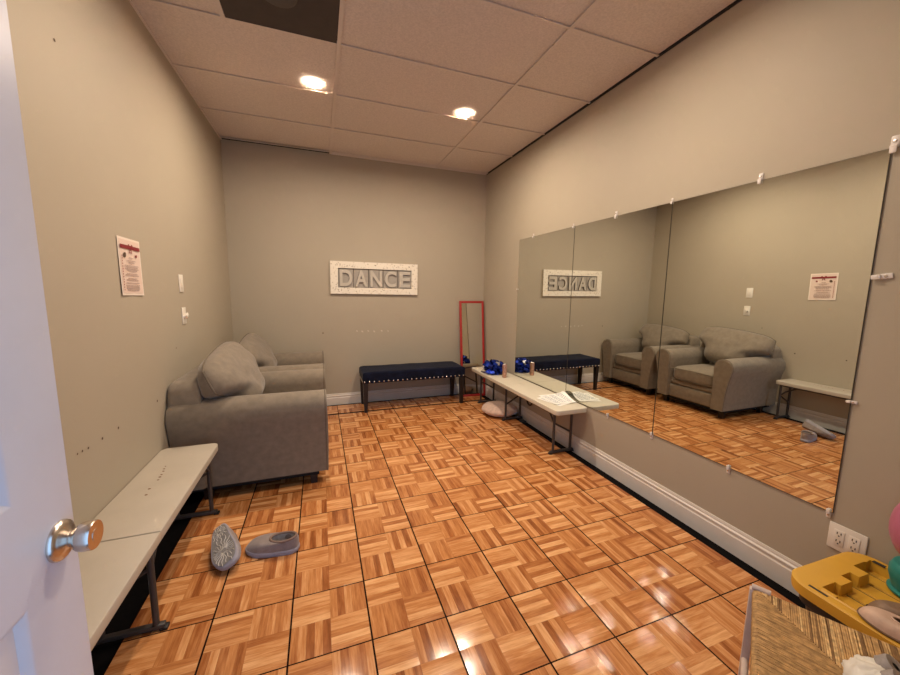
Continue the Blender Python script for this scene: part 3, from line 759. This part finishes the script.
# ------------------------------------------------------------------ SHOES
def shoe_parts(e, Ls, Wd, hz, zs, opening, mats, tread=True, collar=.006, flat=False):
    """local +x is the toe; sole on z = 0"""
    upper, sole, trim, lining = mats
    def outline(a):
        c, s = math.cos(a), math.sin(a)
        x = Ls/2*math.copysign(abs(c)**.58, c)
        q = (x/Ls+.5)
        w = Wd/2*(.80+.30*math.sin(PI*min(1, max(0, (q-.22)/.95)))-.08*math.exp(-((q-.42)/.13)**2))
        return Vector((x, w*math.copysign(abs(s)**.60, s) + .010*math.sin(PI*q), 0))
    N = 40
    bm = NB(); rings = []
    for z, k in ((0,.955),(.004,.99),(zs*.5,1.01),(zs*.9,1.0),(zs,.97)):
        rings.append([bm.verts.new(Vector((o.x*k, o.y*k, z + (.010*max(0, o.x/Ls*2-.55)**1.5 if z < .01 else 0)))) for o in (outline(2*PI*i/N) for i in range(N))])
    for A_, B_2 in zip(rings, rings[1:]):
        for i in range(N): bm.faces.new((A_[i], A_[(i+1)%N], B_2[(i+1)%N], B_2[i]))
    bm.faces.new(rings[0][::-1]); bm.faces.new(rings[-1])
    so = obj('sole', bm, sole, e, smooth=50)
    xo, ao, bo = opening
    bm = NB(); J = 12
    def up(i, j, inset=0):
        a = 2*PI*i/N; o = outline(a)*.985; c = Vector((xo+ao*math.cos(a), bo*math.sin(a)+.004, 0))
        s = j/J; p = c.lerp(o, s); toe = (1+math.cos(a))/2
        h0 = hz*(1.0-.10*toe+ (.10*(1-toe)**3)); z = zs*.9 + (h0-zs*.9)*(1-s**(2.2+1.2*toe))**(.9)
        bul = 1+.03*math.sin(PI*s)
        return Vector((p.x*bul, p.y*bul, z)) 
    V = [[bm.verts.new(up(i, j)) for j in range(J+1)] for i in range(N)]
    for i in range(N):
        for j in range(J): bm.faces.new((V[i][j], V[(i+1)%N][j], V[(i+1)%N][j+1], V[i][j+1]))
    u_ = obj('upper', bm, upper, e, smooth=70)
    bm = NB(); tube(bm, [up(i, 0)+Vector((0,0,.001)) for i in range(N)], collar, 8, closed=True); obj('collar', bm, trim, e)
    bm = NB(); rings = []
    for k, zf in ((1.,1.),(1.05,.7),(1.06,.45),(.9,.3),(.3,.27)):
        rings.append([])
        for i in range(N):
            p = up(i, 0); rings[-1].append(bm.verts.new((xo+(p.x-xo)*k, p.y*k, zs*.9+(p.z-zs*.9)*(zf-.25)/.75*.97)))
    for A_, B_2 in zip(rings, rings[1:]):
        for i in range(N): bm.faces.new((A_[i], A_[(i+1)%N], B_2[(i+1)%N], B_2[i]))
    bm.faces.new(rings[-1]); obj('lining', bm, lining, e, smooth=70)
    if tread:
        bm = NB(); N2 = 48
        vs = [bm.verts.new(Vector((o.x*.90, o.y*.88, -.0012))) for o in (outline(2*PI*i/N2) for i in range(N2))]
        bm.faces.new(vs); ot = obj('outsole', bm, 'solegrey', e, smooth=0)
        bm = NB()
        for cx_, nr, r0, r1 in ((.042, 22, .012, .085), (-.085, 14, .008, .045)):
            for k in range(nr):
                a = 2*PI*k/nr; d = Vector((math.cos(a), math.sin(a), 0)); q = Vector((-d.y, d.x, 0))
                pts = []
                for m in range(7):
                    rr_ = r0+(r1-r0)*m/6; p = Vector((cx_, .006, 0)) + d*rr_ + q*(.004*math.sin(m*1.7+k))
                    t_ = p.x/Ls+.5
                    if not (.04 < t_ < .955): break
                    wlim = Wd/2*(.80+.30*math.sin(PI*min(1, max(0, (t_-.22)/.95)))-.08*math.exp(-((t_-.42)/.13)**2))*min(1, (1-(2*t_-1)**2)**.4*1.15)*.80
                    if abs(p.y-.006) > wlim: break
                    if cx_ > 0 and p.x < -.045: break
                    pts.append(p+Vector((0,0,-.0016)))
                if len(pts) > 1: tube(bm, pts, .0019, 5)
        obj('tread_pattern', bm, 'tread', ot)
sh = ('shoe', 'sole', 'trim', 'lining')
e = empty('slipper', (.614, -2.432, .0005), math.radians(162), 'grey slip-on slipper standing upright on the floor, toe to the left', 'slipper', 'pair of grey slippers on the floor')
shoe_parts(e, .268, .104, .076, .028, (-.058, .066, .038), sh)
e = empty('slipper', (0, 0, 0), 0, 'grey slip-on slipper tipped over showing its patterned sole', 'slipper', 'pair of grey slippers on the floor')
shoe_parts(e, .276, .112, .076, .028, (-.058, .066, .038), sh)
ax = Vector((.10, -.262, -.055)).normalized()                      # heel to toe
nd = Vector((-.26, -.60, .70)); nd = (nd - ax*nd.dot(ax)).normalized()   # where the sole faces
zl = -nd; yl = zl.cross(ax)
rot = Matrix((ax, yl, zl)).transposed()
e.rotation_euler = rot.to_euler()
mn = 1e9
for ch in e.children:
    for v in ch.data.vertices: mn = min(mn, (rot @ v.co).z)
e.location = (.392, -2.430, -mn+.0005)

# ------------------------------------------------------------------ TOTE WITH YELLOW LID, things on it
LX, LY, LZ = 2.462, -3.652, .345                     # far-left corner of the lid, its top
LW, LL = .442, .625
te = empty('storage_tote', (LX, LY, 0), math.radians(-2.0), 'black storage tote with a grooved yellow lid under the wall outlet', 'storage box')
def rrect(w0, w1, l0, l1, r, n=6):
    pts = []
    for cx_, cy_2, a0 in ((w1-r, l1-r, 0), (w0+r, l1-r, 90), (w0+r, l0+r, 180), (w1-r, l0+r, 270)):
        for k in range(n+1):
            a = math.radians(a0+90*k/n); pts.append((cx_+r*math.cos(a), cy_2+r*math.sin(a)))
    return pts
bm = NB(); rings = []
for z, k in ((0,.075),(.006,.070),(.26,.038),(.262,.026),(.302,.026)):
    rings.append([bm.verts.new((x, y, z)) for x, y in rrect(k, LW-k, -LL+k, -k, .05)])
n = len(rings[0])
for A_, B_2 in zip(rings, rings[1:]):
    for i in range(n): bm.faces.new((A_[i], A_[(i+1)%n], B_2[(i+1)%n], B_2[i]))
bm.faces.new(rings[0]); bm.faces.new(rings[-1]); obj('tote_body', bm, 'blackplastic', te)
NX, NY = 92, 150; Rr = .075
def lid_h(x, d):
    ed = min(x, LW-x, d, LL-d)
    h = 0.
    rimL, rimF = .046, .062
    f0 = rimF
    if .125 < x < .195: f0 = .108
    elif .195 <= x < .245: f0 = .078
    elif .245 <= x < .305: f0 = .100
    elif x <= .125: f0 = .088
    l0 = rimL if d > .13 else .060
    if x > l0 and x < LW-rimL+.01 and d > f0 and d < LL-rimF:
        h = -.038
        g = (x-.085) % .072
        if d < .205 and g < .0075: h -= .009
        if .205 < d < .218: h -= .012
        if d >= .218: h += .004
        if abs(x-.115) < .010 and .20 < d < .212: h = -.015
    elif x > .036 and x < .041 and d > .09 and d < LL-.09: h = -.004
    return h
bm = NB()
def clampc(x, d):
    for cx_, cd in ((Rr, Rr), (LW-Rr, Rr), (Rr, LL-Rr), (LW-Rr, LL-Rr)):
        ox = (x < Rr if cx_ == Rr else x > LW-Rr); od = (d < Rr if cd == Rr else d > LL-Rr)
        if ox and od:
            vx, vd = x-cx_, d-cd; q = math.hypot(vx, vd)
            m_ = max(abs(vx), abs(vd))
            if q > 1e-9:                                   # square corner mapped onto a round one
                return cx_+vx/q*m_, cd+vd/q*m_
    return x, d
V = []
for i in range(NX+1):
    V.append([])
    for j in range(NY+1):
        x0_, d0_ = LW*i/NX, LL*j/NY; h = lid_h(x0_, d0_); x, d = clampc(x0_, d0_)
        ed = min(x0_, LW-x0_, d0_, LL-d0_)
        if ed < .012: h -= .004*(1-ed/.012)**2
        V[-1].append(bm.verts.new((x, -d, LZ+h)))
for i in range(NX):
    for j in range(NY): bm.faces.new((V[i][j], V[i+1][j], V[i+1][j+1], V[i][j+1]))
rim = [V[i][0] for i in range(NX+1)] + [V[NX][j] for j in range(1, NY+1)] + [V[i][NY] for i in range(NX-1, -1, -1)] + [V[0][j] for j in range(NY-1, 0, -1)]
c_ = Vector((LW/2, -LL/2, 0)); low = []
for dz, k in ((-.022, 1.0), (-.042, .992)):
    low.append([bm.verts.new((c_.x+(v.co.x-c_.x)*k, c_.y+(v.co.y-c_.y)*k, LZ+dz)) for v in rim])
prev = rim
for L_ in low:
    for i in range(len(rim)): bm.faces.new((prev[i], prev[(i+1) % len(rim)], L_[(i+1) % len(rim)], L_[i]))
    prev = L_
lid = obj('lid', bm, 'yellow', te, smooth=35)
bm = NB(); box(bm, .018, .028, -.120, -.068, LZ-.003, LZ+.0006); obj('hasp_slot', bm, 'slot', lid, smooth=0)
bm = NB(); box(bm, .405, .418, -.100, -.066, LZ-.003, LZ+.0006); obj('hasp_slot', bm, 'slot', lid, smooth=0)

def flat_shoe(loc, rz, label, mats, hz=.055):
    e = empty('ballet_flat', loc, rz, label, 'shoe', 'flat shoes on the yellow lid')
    shoe_parts(e, .225, .078, hz, .010, (-.030, .074, .024), mats, tread=False, collar=.003)
    return e
flat_shoe((2.512, -3.950, LZ+.0008), math.radians(97), 'pale pink flat shoe on the yellow lid edge beside the woven stool', ('balletpink', 'taupe', 'balletpink', 'taupe'), .046)
flat_shoe((2.640, -3.925, LZ-.0335), math.radians(120), 'brown flat shoe in the middle of the yellow lid', ('taupe', 'blackplastic', 'taupe', 'feet'), .062)
# teal pot and pink balloon at the frame edge
e = empty('teal_pot', (2.838, -3.862, LZ-.0335), 0, 'teal plastic pot standing on the yellow lid under the pink ball', 'pot')
bm = NB(); lathe(bm, [(0,0),(.072,0),(.076,.004),(.076,.010),(.066,.014),(.070,.03),(.078,.06),(.078,.085),(.070,.105),(.066,.107),(0,.100)], 36); obj('pot_body', bm, 'teal', e, smooth=50)
e = empty('pink_ball', (2.842, -3.860, LZ+.075), 0, 'pink rubber ball resting on the teal pot at the right edge', 'ball')
bm = NB(); lathe(bm, [(0,0)]+[(.094*math.sin(a)**.9, .130-.130*math.cos(a)) for a in [PI*k/16 for k in range(1, 16)]]+[(0,.26)], 32); obj('ball_body', bm, 'pink', e, smooth=70)
bm = NB(); lathe(bm, [(.010,.257),(.012,.262),(.006,.266),(0,.2665)], 12); obj('valve', bm, 'pink', e)

# ------------------------------------------------------------------ WOVEN STOOL
SZ = .42; SL = .40
d1 = Vector((math.cos(math.radians(-60.2)), math.sin(math.radians(-60.2)), 0)); d2 = Vector((d1.y, -d1.x, 0))   # along the far edge / along the left edge
P0 = Vector((2.180, -3.722, 0)); ctr = P0 + d1*SL/2 + d2*SL/2
se = empty('woven_stool', ctr, math.radians(-60.2), 'square woven rush stool with pale wooden legs by the yellow lid', 'stool')
h = SL/2                                             # local: x along d1, -y along d2
def sag(x, y): return SZ - .014*(1-max(abs(x), abs(y))/h)
for q in range(4):
    bm = NB(); mi_ = 0; nC = 80; A_ = Matrix.Rotation(q*PI/2, 3, 'Z'); rng = random.Random(q)
    for k in range(nC):
        x = -h+.008+(2*h-.016)*(k+.5)/nC
        y_in = abs(x); pts = []
        jt = rng.uniform(-.0003, .0003)
        for s in range(6):
            y = y_in+(h-.004-y_in)*s/5; pts.append(Vector((x+jt*s, y, sag(x, y)+rng.uniform(-.0006,.0006))))
        pts += [Vector((x, h+.004, SZ-.005)), Vector((x, h+.006, SZ-.016)), Vector((x, h, SZ-.028))]
        n0 = len(bm.faces); tube(bm, [A_ @ p for p in pts], .0030, 5); bm.faces.ensure_lookup_table()
        tone = rng.choice((0, 0, 1, 2) if q in (0, 2) else (0, 0, 0, 0, 3))
        for f_ in bm.faces[n0:]: f_.material_index = tone
    obj('rush_weave', bm, None, se, smooth=60, mats=['rush', 'rushlight', 'rushdark', 'rushmid'])
bm = NB(); box(bm, -h+.006, h-.006, -h+.006, h-.006, SZ-.024, SZ-.0165); obj('seat_core', bm, 'rush', se, smooth=0)
for sx_ in (-1, 1):
    for sy_ in (-1, 1):
        bm = NB(); px, py = sx_*(h+.004), sy_*(h+.004)
        box(bm, px-.011, px+.011, py-.011, py+.011, 0, SZ-.004, .003); obj('leg', bm, 'palewood', se)
for s in (-1, 1):
    bm = NB(); tube(bm, [(s*(h+.004), -h, .16), (s*(h+.004), h, .16)], .010); obj('stretcher', bm, 'palewood', se)
    bm = NB(); tube(bm, [(-h, s*(h+.004), .22), (h, s*(h+.004), .22)], .010); obj('stretcher', bm, 'palewood', se)
bm = NB(); tube(bm, [(-h-.010, h+.001, SZ+.003), (-h+.036, h+.001, SZ+.003)], .0085, 12); obj('corner_dowel', bm, 'palewood', se)
# crumpled white bag on the stool
be = empty('plastic_bag', (2.122, -4.015, SZ+.006), math.radians(20), 'crumpled white plastic bag holding grey rolls on the woven stool', 'bag')
bm = NB()
def bagfn(u, v):
    a = u*2*PI; ph = v*PI/2; d = Vector((math.cos(ph)*math.cos(a), math.cos(ph)*math.sin(a), math.sin(ph)))
    k = 1+.16*mnoise.noise(d*2.6)+.10*abs(mnoise.noise(d*7+Vector((3,1,0))))+.04*math.sin(a*11)*math.cos(ph)
    return (.066*d.x*k, .056*d.y*k, .046*d.z*k)
grid(bm, 60, 16, bagfn, True); bmesh.ops.remove_doubles(bm, verts=bm.verts[:], dist=1e-4); obj('bag_skin', bm, 'bag', be, smooth=30)
for px, py in ((-.012,-.030), (.034,-.020)):
    bm = NB(); lathe(bm, [(.008,.004),(.014,.006),(.024,.006),(.026,.0),(.026,-.02),(.008,-.02)], 20)
    bmesh.ops.transform(bm, matrix=Matrix.Translation((px, py, .048)) @ Matrix.Rotation(math.radians(38), 4, 'X'), verts=bm.verts[:]); obj('grey_roll', bm, 'greyroll', be)

# ------------------------------------------------------------------ CAMERA, WORLD, VIEW
yaw, pitch, roll, f = .346974, .128268, .013316, 359.4147
cyw, syw, cp, sp = math.cos(yaw), math.sin(yaw), math.cos(pitch), math.sin(pitch)
fwd = Vector((syw*cp, cyw*cp, -sp)); r0 = Vector((cyw, -syw, 0)); u0 = r0.cross(fwd)
rt = math.cos(roll)*r0 + math.sin(roll)*u0; upv = -math.sin(roll)*r0 + math.cos(roll)*u0
cam = bpy.data.cameras.new('camera'); co = bpy.data.objects.new('camera', cam); COL.objects.link(co)
mat = Matrix((rt, upv, -fwd)).transposed().to_4x4(); mat.translation = (.88557, -4.36826, 1.35936); co.matrix_world = mat
cam.sensor_width = 36; cam.sensor_fit = 'HORIZONTAL'; cam.lens = f/900*36; cam.clip_start = .02; cam.clip_end = 50
SC.camera = co
w = bpy.data.worlds.new('daylight_beyond_the_doorway'); SC.world = w; w.use_nodes = True
bg = w.node_tree.nodes['Background']; bg.inputs[0].default_value = (.36, .60, 1., 1); bg.inputs[1].default_value = 2.2
SC.view_settings.view_transform = 'Standard'; SC.view_settings.look = 'None'; SC.view_settings.gamma = 1
SC.view_settings.use_curve_mapping = False; SC.view_settings.exposure = 0.12
SC.cycles.sample_clamp_indirect = 80
SC.cycles.max_bounces = 12; SC.cycles.diffuse_bounces = 6; SC.cycles.glossy_bounces = 6
